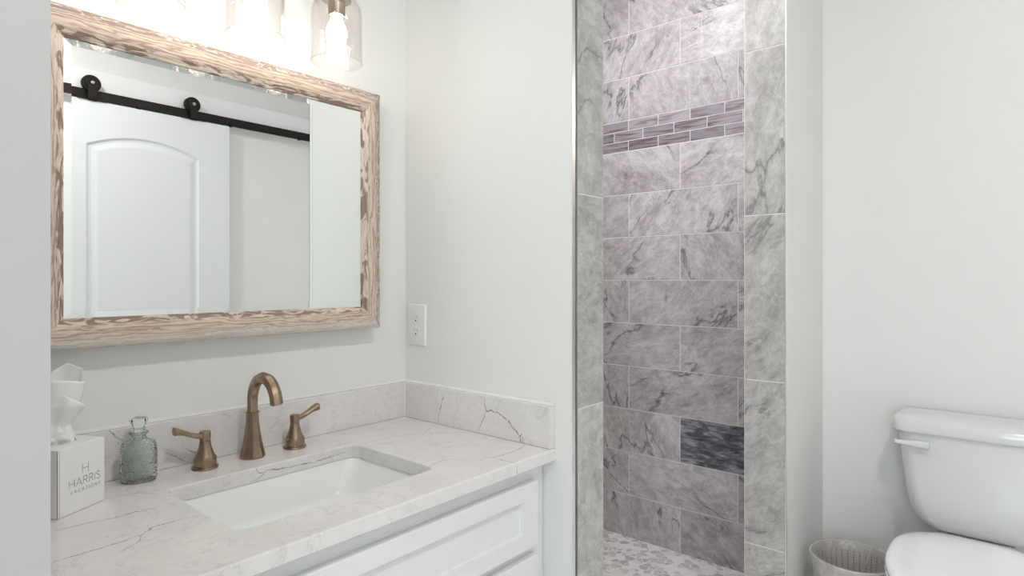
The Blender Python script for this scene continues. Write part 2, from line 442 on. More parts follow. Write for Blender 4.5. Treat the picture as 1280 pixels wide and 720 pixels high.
def clip(rects, s0, s1, z0, z1):
    out = []
    for r in rects:
        a, b_, c, d = max(r[0], s0), min(r[1], s1), max(r[2], z0), min(r[3], z1)
        if b_-a > .004 and d-c > .004: out.append((a, b_, c, d, *r[4:]))
    return out
P = .204; J = .915; TW = .516
rects = []
def rowrects(z0, z1, off):
    k = J+off-4*TW
    while k < 2.2: rects.append((k, k+TW, z0, z1)); k += TW
for i in range(-6, 3): rowrects(CZ+i*P, CZ+(i+1)*P, 0 if i % 2 else TW/2)
mz = CZ+3*P
for i in range(5): rowrects(mz+.1475+i*P, mz+.1475+(i+1)*P, 0 if i % 2 == 0 else TW/2)
for r in range(3):
    k = .972-.154*5 + (.077 if r == 1 else 0)
    while k < 2: rects.append((k, k+.154, mz+.001+r*.0488, mz+.001+(r+1)*.0488, 2)); k += .154
b = nb(); box(b, XB+.0012, XB+.1, YW1-.05, YL+.05, FS-.05, CH, mi=0)
tiles(b, clip(rects, YW1, YL, FS, CH), lambda s, z, d: (XB-d+.008, s, z), dark=lambda s0, s1, z0, z1: abs(z0-(CZ-4*P)) < .02 and s0 < .95 and s1 > .95 and z1-z0 > .1)
struct('wall_shower_back', b, [GROUT, MARBLE, MOSAIC])
# end of the partition beside the opening, its tiles stand upright
zr = [(CZ+.2045+.509*k, CZ+.2045+.509*(k+1)) for k in range(-4, 4)]
b = nb(); box(b, XO+.0005, XI-.0005, YJ+.001, YJ+.02, FS, CH)
tiles(b, clip([(XO-.2, XI+.001, z0, z1) for z0, z1 in zr], XO+.002, XI, FS, CH), lambda s, z, d: (s, YJ+.008-d, z))
struct('wall_shower_jamb', b, [GROUT, MARBLE2])
b = nb(); box(b, XW+.001, XW+.02, YW0+.0005, YW1, FS, CH)
tiles(b, clip([(YW0, YW1+.001, z0-.004, z1-.004) for z0, z1 in zr], YW0+.002, YW1, FS, CH), lambda s, z, d: (XW+.008-d, s, z))
struct('wall_shower_post', b, [GROUT, MARBLE2])
# shower sides not seen directly
b = nb(); box(b, XW+.02, XB, YW1-.012, YW1-.006, FS, CH)
tiles(b, clip(rects and [(r[0]+.9, r[1]+.9, *r[2:]) for r in rects], XW, XB, FS, CH), lambda s, z, d: (s, YW1-.008+d, z))
struct('wall_shower_right', b, [GROUT, MARBLE, MOSAIC])
b = nb(); box(b, XI, XB, YL-.002, YL+.01, FS, CH)
tiles(b, clip([(r[0]+.6, r[1]+.6, *r[2:]) for r in rects], XI, XB, FS, CH), lambda s, z, d: (s, YL-d, z))
struct('wall_shower_left', b, [GROUT, MARBLE, MOSAIC])
b = nb(); box(b, XI-.02, XB+.05, YW1-.012, YL+.05, FS-.06, FS); struct('floor_shower', b, PEBBLE)
b = nb(); box(b, XI-.02, XW+.02, YW1, YJ, FS, .05, bev=.003); struct('trim_3', b, MARBLE2)
# metal edge trims on the two outer tile corners
b = nb(); box(b, XO-.0015, XO+.0022, YJ-.0015, YJ+.011, 0, CH, bev=.0006); box(b, XO-.0015, XO+.004, YJ-.0015, YJ+.0022, 0, CH, bev=.0006); struct('trim_1', b, CHROME)
b = nb(); box(b, XW-.0015, XW+.006, YW0-.0015, YW0+.0022, 0, CH, bev=.0006); struct('trim_2', b, CHROME)
# baseboards
def baseb(name, *a):
    b = nb(); box(b, *a, 0.0, .11, bev=.003); struct(name, b, WHITE)
baseb('baseboard_toilet', XT-.013, XT, YOP+.013, YW0-.013)
baseb('baseboard_wing', XW+.03, XT, YW0-.013, YW0)
baseb('baseboard_opposite', XK, XT, YOP, YOP+.013)
baseb('baseboard_back', XK, XK+.013, YOP+.013, .647)
baseb('baseboard_left', XK, .14, .647, .66)

# header board that carries the sliding-door rail
b = nb(); box(b, .55, XT-.001, YOP, YOP+.02, CZ+.973, CZ+1.136, bev=.002)
struct('trim_4', b, HEADW)

# ---------------------------------------------------------------- barn door and rail
dx0, dx1, dyb, dyf, dz1 = .802, 1.716, YOP+.034, YOP+.069, CZ+.962
t = thing('barn_door', 'white sliding barn door with arched raised panel hanging from dark rail, seen in the mirror', 'door', ((dx0+dx1)/2, (dyb+dyf)/2, .012))
ox, oy = t.location.x, t.location.y
def arch(ins, z0, zs, rise, x0, x1, y, n=24):
    xa, xb = x0+ins, x1-ins; pts = [(xa, y, z0+ins), (xb, y, z0+ins)]
    w = (x1-x0)/2; xc = (x0+x1)/2
    R = (w*w+rise*rise)/(2*rise) if rise else 0
    for k in range(n+1):
        x = xb+(xa-xb)*k/n
        if rise: z = zs+rise-R+math.sqrt(max(0, (R-ins)**2-(x-xc)**2))
        else: z = zs-ins
        pts.append((x, y, z))
    return pts
b = nb()
X0, X1, B0, F0, Z0, Z1 = dx0-ox, dx1-ox, dyb-oy, dyf-oy, 0, dz1-.012
px0, px1 = .959-ox, 1.533-ox
specs = [(.93, CZ+.728, .068), (.24, .80, 0)]
outer = [(X0, F0, Z0), (X1, F0, Z0), (X1, F0, Z1), (X0, F0, Z1)]
fill(b, [outer]+[arch(0, z0-.012, zs-.012, r, px0, px1, F0)[::-1] for z0, zs, r in specs])
for z0, zs, r in specs:
    loft(b, [arch(i, z0-.012, zs-.012, r, px0, px1, F0-d) for i, d in ((0, 0), (.004, .004), (.012, .009), (.024, .0095), (.032, .007), (.05, .0015), (.054, .001))], cap0=False, cap1=True)
loft(b, [[(p[0], F0, p[2]) for p in outer], [(p[0], B0, p[2]) for p in outer]], cap0=False)
bmesh.ops.remove_doubles(b, verts=b.verts[:], dist=1e-5)
obj('door_leaf', b, WHITE, t)
for hx in (.985, 1.500):
    x = hx-ox; b = nb()
    box(b, x-.02, x+.02, F0+.003, F0+.009, Z1-.004, Z1+.095, bev=.002)            # strap face
    box(b, x-.065, x+.065, B0+.002, F0+.009, Z1, Z1+.006, bev=.001)               # plate on the door's top edge
    h = obj('hanger', b, BRONZE, t)
    b = nb()
    for q in range(1):
        rings = []
        for r, y in ((.012, F0+.012), (.030, F0+.0105), (.030, F0-.003), (.044, F0-.004), (.045, F0-.007), (.045, F0-.010), (.040, F0-.012), (.040, F0-.020), (.045, F0-.022), (.045, F0-.028), (.012, F0-.03)):
            rings.append([(x+r*math.cos(2*PI*i/36), y, Z1+.092+r*math.sin(2*PI*i/36)) for i in range(36)])
        loft(b, rings)
    obj('roller_wheel', b, BRONZE, h, smooth=True, angle=35)
    b = nb(); loft(b, [[(x+r*math.cos(2*PI*i/20), y, Z1+.092+r*math.sin(2*PI*i/20)) for i in range(20)] for r, y in ((.009, F0+.009), (.009, F0+.017), (.005, F0+.019))])
    o = obj('axle_bolt', b, STEEL, h, smooth=True, angle=35)
rt = thing('barn_door_rail', 'dark bronze flat sliding-door rail bolted to white header board, seen in the mirror', 'rail', (1.45, YOP+.02, CZ+1.0))
ry0, ry1 = .020, .027                    # rail, relative to the header face
b = nb(); box(b, .60-1.45, XT-.004-1.45, ry0, ry1, -.028, .024, bev=.001); obj('rail_bar', b, BRONZE, rt)
for sx in (.68, 1.22, 1.742, 2.215):
    b = nb(); x = sx-1.45
    loft(b, [[(x+r*math.cos(2*PI*i/6), y, r*math.sin(2*PI*i/6)-.017) for i in range(6)] for r, y in ((.014, 0), (.014, ry1+.010), (.009, ry1+.012))])
    obj('standoff_bolt', b, BRONZE, rt)
for sx in (.75,):
    b = nb(); x = sx-1.45; box(b, x-.012, x+.012, ry0-.004, ry1+.006, -.026, .036, bev=.002); obj('end_stop', b, BRONZE, rt)
b = nb(); x = 2.30-1.45; box(b, x-.012, x+.012, ry0-.004, ry1+.006, -.030, .022, bev=.002); obj('end_stop', b, BRONZE, rt)

# ---------------------------------------------------------------- mirror
mi0, mi1, mz0, mz1 = .311, .978, CZ-.073, CZ+.458
mt = thing('wall_mirror', 'large rectangular mirror in a whitewashed brown-grained wooden frame above the vanity', 'mirror', ((mi0+mi1)/2, YV, (mz0+mz1)/2))
mx, mzc = (mi0+mi1)/2, (mz0+mz1)/2
hx, hz = (mi1-mi0)/2, (mz1-mz0)/2
b = nb(); bw = .013
rings = []
for ins, y in ((-.004, -.026), (-.004, -.0440), (0, -.0440), (bw, -.0446)):
    x, z = hx-ins, hz-ins; rings.append([(-x, y, -z), (x, y, -z), (x, y, z), (-x, y, z)])
loft(b, rings); obj('mirror_glass', b, MIRROR, mt)
prof = [(0, .0435), (0, .0465), (.004, .049), (.012, .054), (.016, .0565), (.030, .058), (.044, .057), (.055, .053), (.0595, .045), (.060, .036), (.060, .001), (0, .001)]
def rail(name, side):
    b = nb(); uvl = b.loops.layers.uv.new('UVMap')
    L = {'t': hx, 'b': hx, 'l': hz, 'r': hz}[side]; D = {'t': hz, 'b': hz, 'l': hx, 'r': hx}[side]
    n = 60; grid = []
    for i in range(n+1):
        row = []
        for k, (c, d) in enumerate(prof):
            s = -1+2*i/n; al = s*(L+c); ac = D+c
            jit = 0
            if 5 < k < 9: jit = (math.sin(al*190)*.0006+math.sin(al*77+2)*.0008)
            if 0 < k < 4: jit = math.sin(al*130+1)*.0006
            p = {'t': (al, -d-jit, ac), 'b': (al, -d-jit, -ac), 'l': (-ac, -d-jit, al), 'r': (ac, -d-jit, al)}[side]
            row.append((b.verts.new(p), al, c + (.004 if k == 9 else 0)))
        grid.append(row)
    m = len(prof)
    for i in range(n):
        for k in range(m):
            q = [grid[i][k], grid[i+1][k], grid[i+1][(k+1) % m], grid[i][(k+1) % m]]
            f = b.faces.new([z[0] for z in q])
            for l, z in zip(f.loops, q): l[uvl].uv = (z[1]+{'t': 0, 'b': 5, 'l': 11, 'r': 17}[side], z[2])
    for e in (0, n): b.faces.new([r[0] for r in grid[e]])
    return obj(name, b, WOOD, mt, smooth=True, angle=50)
for s in 'tblr': rail('frame_rail' if s in 'tb' else 'frame_stile', s)

# ---------------------------------------------------------------- vanity light
LX = [.413, .613, .809]; LY = 1.235
vt = thing('vanity_light', 'three-light wall fixture with seeded glass shades above the mirror', 'wall light', (LX[1], YV, CZ+.80))
b = nb(); box(b, -.29, .29, -.025, 0, -.03, .05, bev=.006); obj('backplate', b, NICKEL, vt)
for x in LX:
    lx, ly = x-LX[1], LY-YV
    b = nb(); tube(b, [(lx, -.02, .01), (lx, -.06, .025), (lx, ly+.03, .02), (lx, ly+.006, 0), (lx, ly, -.03), (lx, ly, -.085)], .008, 12); obj('arm', b, NICKEL, vt, smooth=True)
    zt = -.80+.687                       # top of the cap
    b = nb(); lathe(b, [(.010, zt+.02), (.013, zt), (.020, zt-.012), (.033, zt-.024), (.034, zt-.028), (.020, zt-.030), (.019, zt-.065), (.014, zt-.066)], 32, lx, ly)
    so = obj('socket', b, NICKEL, vt, smooth=True, angle=35)
    b = nb(); zb = zt-.064
    lathe(b, [(.012, zb), (.014, zb-.012), (.022, zb-.030), (.024, zb-.045), (.020, zb-.062), (.010, zb-.073), (.001, zb-.076)], 24, lx, ly)
    obj('bulb', b, BULBM, so, smooth=True)
    b = nb(); zg = zt-.020; R = .058
    pr = [(.024, zg)]
    for k in range(1, 10):
        a = k/9*PI/2; pr.append((.024+(R-.024)*math.sin(a), zg-.040*(1-math.cos(a))))
    pr += [(R+.0005, zg-.08), (R+.001, zg-.12), (R+.0015, zg-.150), (R+.0025, zg-.1535), (R+.0015, zg-.155)]
    inner = [(r-.0025, z) for r, z in pr[:-1]][::-1]
    lathe(b, pr+[(R-.001, zg-.155)]+inner[1:], 48, lx, ly, cap0=False, cap1=False)
    obj('glass_shade', b, SHADE, vt, smooth=True)

# ---------------------------------------------------------------- countertop, splashes
TOP = CZ-.405; YF = .858; TH = .030
sx0, sx1, sy0, sy1 = .447, .878, .965, 1.262
def rectf(x0, x1, y0, y1, ins, z): return [(x0, y0+ins, z), (x1, y0+ins, z), (x1, y1, z), (x0, y1, z)]
def hole(e, z): return rrect((sx0+sx1)/2, (sy0+sy1)/2, (sx1-sx0)/2+e, (sy1-sy0)/2+e, .028+e, z)
def jag(pts, seg=.006, amp=.0016):
    out = []
    for a, c in zip(pts, pts[1:]):
        n = max(1, int((c-a).length/seg))
        for k in range(n): out.append(a.lerp(c, k/n))
    out.append(pts[-1]); res = []
    for i, p in enumerate(out):
        if 0 < i < len(out)-1: p = p+Vector([random.uniform(-amp, amp) for _ in range(3)])
        res.append(p)
    return res
def vein(bm, pts, nrm, w=.0012, mi=1, amp=.0016, taper=True):
    nrm = Vector(nrm); pts = jag([Vector(p) for p in pts], amp=amp)
    base = pts[0]; prev = None
    pts = [p - nrm*((p-base).dot(nrm)) + nrm*.00015 for p in pts]
    for i, p in enumerate(pts):
        t = (pts[min(i+1, len(pts)-1)]-pts[max(0, i-1)]).normalized(); s = nrm.cross(t)
        f = 1 if not taper else min(1, .35+3*min(i, len(pts)-1-i)/len(pts))
        ww = w*f*random.uniform(.5, 1.5)/2
        cur = (bm.verts.new(p-s*ww), bm.verts.new(p+s*ww))
        if prev:
            fc = bm.faces.new((prev[0], cur[0], cur[1], prev[1])); fc.material_index = mi
        prev = cur
b = nb()
cx0 = .141
fill(b, [rectf(cx0, XO, YF, YV, .003, TOP), hole(.002, TOP)[::-1]])
loft(b, [rectf(cx0, XO, YF, YV, .003, TOP), rectf(cx0, XO, YF, YV, .0008, TOP-.0012), rectf(cx0, XO, YF, YV, 0, TOP-.004), rectf(cx0, XO, YF, YV, 0, TOP-TH+.003), rectf(cx0, XO, YF, YV, .003, TOP-TH)], cap0=False, cap1=False)
loft(b, [hole(.002, TOP), hole(.0005, TOP-.0015), hole(0, TOP-.004), hole(0, TOP-TH)], cap0=False, cap1=False)
fill(b, [rectf(cx0, XO, YF, YV, .003, TOP-TH), hole(0, TOP-TH)[::-1]])
bmesh.ops.remove_doubles(b, verts=b.verts[:], dist=1e-5)
Z = lambda *p: [onz(x, y, TOP) for x, y in p]
UP = (0, 0, 1)
vein(b, Z((446, 556), (462, 552), (480, 548), (500, 544), (529, 542), (560, 541), (589, 540)), UP, .0022, 2)
vein(b, Z((529, 542), (538, 535), (546, 529)), UP, .0018, 2)
vein(b, Z((656, 556), (650, 561), (640, 565), (628, 569), (616, 572), (608, 572)), UP, .0028, 1)
vein(b, Z((618, 571), (626, 575), (640, 578), (647, 580)), UP, .002, 1)
vein(b, Z((612, 571), (598, 576), (580, 576), (566, 574), (555, 575), (545, 579), (538, 584)), UP, .0022, 2)
vein(b, Z((66, 634), (110, 628), (150, 620), (190, 613), (206, 611)), UP, .0016, 2)
vein(b, Z((66, 664), (110, 654), (140, 648), (170, 640), (205, 633)), UP, .003, 2)
vein(b, Z((66, 703), (110, 690), (150, 678), (178, 668), (190, 660), (215, 652), (248, 645)), UP, .003, 2)
vein(b, Z((178, 668), (172, 678), (150, 690)), UP, .002, 2)
vein(b, [ony(x, y, YF-.0001) for x, y in ((647, 582), (646, 588), (647, 594))], (0, -1, 0), .002, 1)
vein(b, [ony(x, y, sy1-.00005) for x, y in ((318, 601), (328, 594), (333, 587), (352, 586), (372, 582), (395, 577), (415, 571), (432, 565))], (0, -1, 0), .0024, 2)
vein(b, [ony(x, y, sy1-.00005) for x, y in ((318, 583), (325, 592), (333, 590))], (0, -1, 0), .002, 2)
ct = tag(obj('countertop', b, [QUARTZ, VEIN, VEINF]), 'white quartz countertop with grey veins on the vanity', 'countertop')

SH = .102; XS = XO-.020
b = nb(); box(b, cx0, XO-.0005, YV-.020, YV-.0005, TOP+.0003, TOP+SH, bev=.0015)
Yv = lambda *p: [ony(x, y, YV-.020) for x, y in p]
vein(b, Yv((136, 538), (142, 542), (146, 548), (154, 551)), (0, -1, 0), .0028, 2)
vein(b, Yv((146, 548), (148, 556)), (0, -1, 0), .002, 2)
vein(b, Yv((203, 562), (212, 568), (222, 572), (232, 577)), (0, -1, 0), .0022, 2)
vein(b, Yv((232, 560), (240, 565), (247, 566)), (0, -1, 0), .0018, 2)
bs1 = tag(obj('backsplash', b, [QUARTZ, VEIN, VEINF]), 'long quartz backsplash strip below the mirror, behind the faucet', 'backsplash')
b = nb(); box(b, XS, XO-.0005, YF+.004, YV-.0205, TOP+.0003, TOP+SH, bev=.0015)
Xv = lambda *p: [onx(x, y, XS) for x, y in p]
NX = (-1, 0, 0)
vein(b, Xv((547, 527), (549, 518), (551, 508), (554, 498), (554, 489)), NX, .0025, 2)
vein(b, Xv((545, 518), (547, 505), (545, 496)), NX, .0015, 2)
vein(b, Xv((606, 498), (606, 506), (608, 513), (615, 514), (622, 516), (630, 522), (636, 528), (642, 535), (648, 542), (653, 548), (656, 555)), NX, .0034, 1, .0022)
vein(b, Xv((608, 513), (604, 524), (600, 534), (598, 540)), NX, .0022, 1)
vein(b, Xv((622, 516), (621, 511)), NX, .0022, 1); vein(b, Xv((635, 527), (638, 525)), NX, .002, 1)
vein(b, Xv((649, 546), (653, 542)), NX, .002, 1); vein(b, Xv((648, 545), (653, 554)), NX, .003, 1)
bs2 = tag(obj('backsplash', b, [QUARTZ, VEIN, VEINF]), 'short quartz side splash with branching dark vein, below the outlet', 'backsplash')
def prism(pts, vec):
    b = nb(); loft(b, [[Vector(p) for p in pts], [Vector(p)+Vector(vec) for p in pts]]); return b
zt_ = TOP+SH
c = .006
obj('caulk_bead', prism([(cx0, YV-.0006, zt_), (cx0, YV-.0006, zt_+c), (cx0, YV-c*1.6, zt_+.0004)], (XO-cx0-.001, 0, 0)), CAULK, bs1)['label'] = 'white caulk bead'
obj('caulk_bead', prism([(XO-.0006, YF+.005, zt_), (XO-.0006, YF+.005, zt_+c), (XO-c*1.6, YF+.005, zt_+.0004)], (0, YV-YF-.006, 0)), CAULK, bs2)['label'] = 'white caulk bead'
q = .0022
obj('corner_joint', prism([(XS-q, YV-.0205, TOP+.001), (XS+.0005, YV-.0205-q, TOP+.001), (XS+.0005, YV-.0195, TOP+.001)], (0, 0, SH-.001)), CAULK, bs2)['label'] = 'white caulk line in the corner'

# ---------------------------------------------------------------- sink
b = nb(); cxs, cys = (sx0+sx1)/2, (sy0+sy1)/2; hw, hd = (sx1-sx0)/2, (sy1-sy0)/2
def ring(w, d, r, z, ox=0): return rrect(ox, 0, w, d, r, z)
zt = 0
rings = [ring(hw+.03, hd+.03, .05, zt-.014), ring(hw+.03, hd+.03, .05, zt), ring(hw+.004, hd+.004, .032, zt), ring(hw+.002, hd+.002, .034, zt-.006)]
for k in range(1, 13):
    q = k/12; d = .118*q
    ax = (hw+.002) - .055*q - .050*smoothstep(.6, 1, q); ay = (hd+.002)-.022*q-.045*smoothstep(.6, 1, q)
    rings.append(ring(ax, ay, .036+.02*q, zt-.006-d*(1-.10*q*q)))
rings += [ring(.05, .04, .035, zt-.120), ring(.024, .024, .0235, zt-.123)]
rings += [ring(.024, .024, .0235, zt-.135), ring(.10, .07, .05, zt-.132), ring(hw-.04, hd-.02, .06, zt-.128), ring(hw+.01, hd+.01, .05, zt-.05), ring(hw+.012, hd+.012, .05, zt-.014)]
loft(b, rings, cap0=False, cap1=False)
vsr = b.verts; 
st = thing('undermount_sink', 'white rectangular undermount basin set below the countertop cutout', 'sink', (cxs, cys, TOP-TH-.0005))
obj('basin', b, BASIN, st, smooth=True, angle=55)
b = nb(); lathe(b, [(.0235, -.1235), (.0235, -.121), (.021, -.1195), (.016, -.1205), (.0155, -.123), (.0002, -.1235)], 28, 0, 0)
obj('drain', b, BRASS, st, smooth=True, angle=40)

# ---------------------------------------------------------------- faucet
ft = thing('faucet', 'antique brass widespread faucet with arched spout and two lever handles behind the sink', 'faucet', (.660, 1.345, TOP+.0003))
def octring(r, z, n=48, flat=.06, cx=0, cy=0):
    out = []
    for i in range(n):
        a = 2*PI*i/n; k = ((a+PI/8) % (PI/4))-PI/8
        rr = r*(1-flat+flat*.955/math.cos(k)) if flat else r
        out.append((cx+rr*math.cos(a), cy+rr*math.sin(a), z))
    return out
b = nb()
spr = [(.0265, 0), (.0268, .004), (.0255, .009), (.0225, .022), (.0190, .040), (.0160, .060), (.0138, .080), (.0128, .098), (.0128, .101)]
loft(b, [octring(r, z, flat=.85) for r, z in spr])
sp = obj('spout_body', b, BRASS, ft, smooth=True, angle=18)
b = nb(); lathe(b, [(.0135, .1005), (.0150, .1015), (.0150, .1040), (.0135, .105)], 32); obj('collar', b, BRASS, sp, smooth=True, angle=40)
b = nb(); pts = []; rad = []
for k in range(5): pts.append((0, 0, .104+.0065*k)); rad.append(.0118)
R = .0545
for k in range(1, 27):
    a = k/26*math.radians(168)
    pts.append((0, -R+R*math.cos(a), .130+R*1.03*math.sin(a))); rad.append(.0118+.0022*k/26)
p = Vector(pts[-1]); d = (p-Vector(pts[-2])).normalized()
pts.append(tuple(p+d*.008)); rad.append(.0142); 
tube(b, pts, rad, 8)
obj('spout', b, BRASS, ft, smooth=True, angle=24)
b = nb(); e = Vector(pts[-1]); tube(b, [tuple(e), tuple(e+d*.002)], .010, 20); obj('aerator', b, NICKEL, sp, smooth=True, angle=40)
for s in (-1, 1):
    b = nb(); hxp = s*.1045
    lathe(b, [(.0262, 0), (.0268, .002), (.0262, .0045), (.0225, .0055), (.0222, .007), (.0230, .009), (.0228, .021), (.0222, .0235), (.0205, .0245), (.0195, .027), (.0165, .034), (.0135, .043), (.0115, .052), (.0108, .058), (.0098, .0585), (.0098, .0600), (.0108, .0605), (.0112, .074), (.0105, .079), (.004, .080)], 40, hxp, 0)
    hb = obj('handle_base', b, BRASS, ft, smooth=True, angle=28)
    b = nb(); rings = []
    n = 16
    for k in range(n+1):
        q = k/n; x = hxp+s*(-.006+.068*q)
        zc = .071+ (.018*smoothstep(.15, 1, q)) - .002*math.sin(q*PI)
        hwid = .0075+.0035*smoothstep(.3, 1, q); ht = .0072-.0018*math.sin(q*PI)+.0012*smoothstep(.7, 1, q)
        rings.append([(x+(ht*math.sin(a)*.25*-s*0), hwid*(abs(math.cos(a))**.6)*(1 if math.cos(a) > 0 else -1), zc+ht*(abs(math.sin(a))**.6)*(1 if math.sin(a) > 0 else -1)) for a in [2*PI*i/20+.01 for i in range(20)]])
    loft(b, rings); obj('lever', b, BRASS, hb, smooth=True, angle=40)

# ---------------------------------------------------------------- vanity cabinet
YC = .893; vx0, vx1 = .142, 1.158
vt2 = thing('vanity_cabinet', 'white shaker vanity cabinet with long drawer front under the quartz countertop', 'cabinet', ((vx0+vx1)/2, (YC+YV)/2, 0))
ox, oy = vt2.location.x, vt2.location.y
cz1 = TOP-TH-.0008
b = nb()
t_ = .018
box(b, vx0-ox, vx0+t_-ox, YC+.02-oy, YV-.002-oy, .0, cz1); box(b, vx1-t_-ox, vx1-ox, YC+.02-oy, YV-.002-oy, 0, cz1)
box(b, vx0+t_-ox, vx1-t_-ox, YV-.012-oy, YV-.002-oy, .09, cz1); box(b, vx0+t_-ox, vx1-t_-ox, YC+.02-oy, YV-.012-oy, .09, .108)
for a in ((vx0, vx0+.05, .09, cz1), (vx1-.05, vx1, .09, cz1), (vx0+.05, vx1-.05, cz1-.06, cz1), (vx0+.05, vx1-.05, CZ-.66, CZ-.615), (vx0+.05, vx1-.05, .09, .13)):
    box(b, a[0]-ox, a[1]-ox, YC-oy, YC+.02-oy, a[2], a[3])
box(b, vx0+.001-ox, vx1-.001-ox, YC+.06-oy, YC+.075-oy, 0, .09)
obj('body', b, CABW, vt2)
b = nb(); box(b, vx1-ox, XO-.0008-ox, YC+.006-oy, YC+.02-oy, 0, cz1); obj('filler_strip', b, CABW, vt2)
def shaker(name, x0, x1, z0, z1, st_=.055, rl=.037):
    b = nb(); yf = YC-.020-oy; yb = YC-oy
    def rc(i, j, y): return [(x0+i-ox, y, z0+j), (x1-i-ox, y, z0+j), (x1-i-ox, y, z1-j), (x0+i-ox, y, z1-j)]
    loft(b, [rc(0, 0, yb), rc(0, 0, yf+.0015), rc(.0015, .0015, yf), rc(st_, rl, yf), rc(st_+.001, rl+.001, yf+.008), rc(st_+.003, rl+.003, yf+.0105)])
    return obj(name, b, CABW, vt2)
shaker('drawer_front', .20, 1.118, CZ-.624, CZ-.472)
shaker('cabinet_door', .20, .657, .115, CZ-.645, .055, .055)
shaker('cabinet_door', .661, 1.118, .115, CZ-.645, .055, .055)

# ---------------------------------------------------------------- tissue box, tissue
bl = Vector((.273, 1.2406, 0)); br = Vector((.353, 1.288, 0)); ang = math.atan2(br.y-bl.y, br.x-bl.x); wbx = .094
dep = .098; hb_ = .1165
cxy = (bl+br)/2 + Vector((-math.sin(ang), math.cos(ang), 0))*dep/2
tb = thing('tissue_box', 'white cube tissue box with grey printed lettering at left end of countertop', 'tissue box', (cxy.x, cxy.y, TOP+.0004), ang)
b = nb()
oute = lambda e, z: [(-wbx/2+e, -dep/2+e, z), (wbx/2-e, -dep/2+e, z), (wbx/2-e, dep/2-e, z), (-wbx/2+e, dep/2-e, z)]
ov = lambda z: [(.030*math.cos(2*PI*i/28), .022*math.sin(2*PI*i/28), z) for i in range(28)]
loft(b, [oute(.001, 0), oute(0, .001), oute(0, hb_-.001), oute(.001, hb_)], cap1=False)
fill(b, [oute(.001, hb_), ov(hb_)[::-1]])
loft(b, [ov(hb_), ov(hb_-.02)], cap0=False, cap1=True)
bmesh.ops.remove_doubles(b, verts=b.verts[:], dist=1e-5)
obj('carton', b, CARD, tb)
b = nb(); box(b, -wbx/2-.0004, -wbx/2+.0006, -dep/2-.0004, -dep/2+.0006, 0.001, hb_-.001); 
box(b, -wbx/2+.0035, -wbx/2+.0040, -dep/2-.0003, -dep/2, 0.001, hb_-.001)
obj('flap_crease', b, SHAD, tb)
# stroke lettering
FONT = {
 'H': (.74, [[(0, 0), (0, 1)], [(.74, 0), (.74, 1)], [(0, .5), (.74, .5)]]),
 'A': (.80, [[(0, 0), (.4, 1)], [(.4, 1), (.80, 0)], [(.14, .33), (.66, .33)]]),
 'R': (.62, [[(0, 0), (0, 1)], [(0, 1), (.3, 1), (.48, .95), (.56, .78), (.5, .58), (.3, .5), (0, .5)], [(.28, .5), (.64, 0)]]),
 'I': (.0, [[(0, 0), (0, 1)]]),
 'S': (.5, [[(.48, .86), (.36, .98), (.2, 1), (.05, .9), (.03, .72), (.14, .58), (.38, .45), (.5, .28), (.44, .08), (.26, 0), (.1, .03), (0, .16)]]),
 'V': (.76, [[(0, 1), (.38, 0)], [(.38, 0), (.76, 1)]]),
 'C': (.74, [[(.74, .82), (.6, .96), (.42, 1), (.2, .92), (.05, .7), (.02, .45), (.1, .2), (.28, .03), (.5, 0), (.66, .08), (.76, .2)]]),
 'T': (.6, [[(0, 1), (.6, 1)], [(.3, 0), (.3, 1)]]),
 'O': (.9, [[(.45+.45*math.cos(a*PI/8), .5+.5*math.sin(a*PI/8)) for a in range(17)]]),
 'N': (.72, [[(0, 0), (0, 1)], [(0, 1), (.72, 0)], [(.72, 0), (.72, 1)]]),
}
def letters(bm, text, cx, z, h, width, w, y, mi=0, thick=None):
    ws = [FONT[c][0]*h for c in text]; gap = (width-sum(ws))/max(1, len(text)-1) if len(text) > 1 else 0
    x = cx-width/2 if len(text) > 1 else cx-ws[0]/2
    for c, wd in zip(text, ws):
        for si, line in enumerate(FONT[c][1]):
            ww = w*(1.0 if not thick else (thick if si == 1 or c in 'S' else 1))
            pts = [Vector((x+px*h, y, z+pz*h)) for px, pz in line]
            prev = None
            for i, p in enumerate(pts):
                t = (pts[min(i+1, len(pts)-1)]-pts[max(i-1, 0)]).normalized(); s = Vector((0, -1, 0)).cross(t)
                cur = (bm.verts.new(p-s*ww/2), bm.verts.new(p+s*ww/2))
                if prev: bm.faces.new((prev[0], cur[0], cur[1], prev[1])).material_index = mi
                prev = cur
        x += wd+gap
b = nb(); yy = -dep/2-.0002; off = .006
letters(b, 'H', off+.001, .0640, .0165, .012, .0011, yy)
letters(b, 'HARRIS', off, .0445, .0135, .062, .0009, yy, thick=1.5)
letters(b, 'VACATIONS', off+.001, .0335, .0055, .060, .0007, yy)
obj('printed_lettering', b, INK, tb)

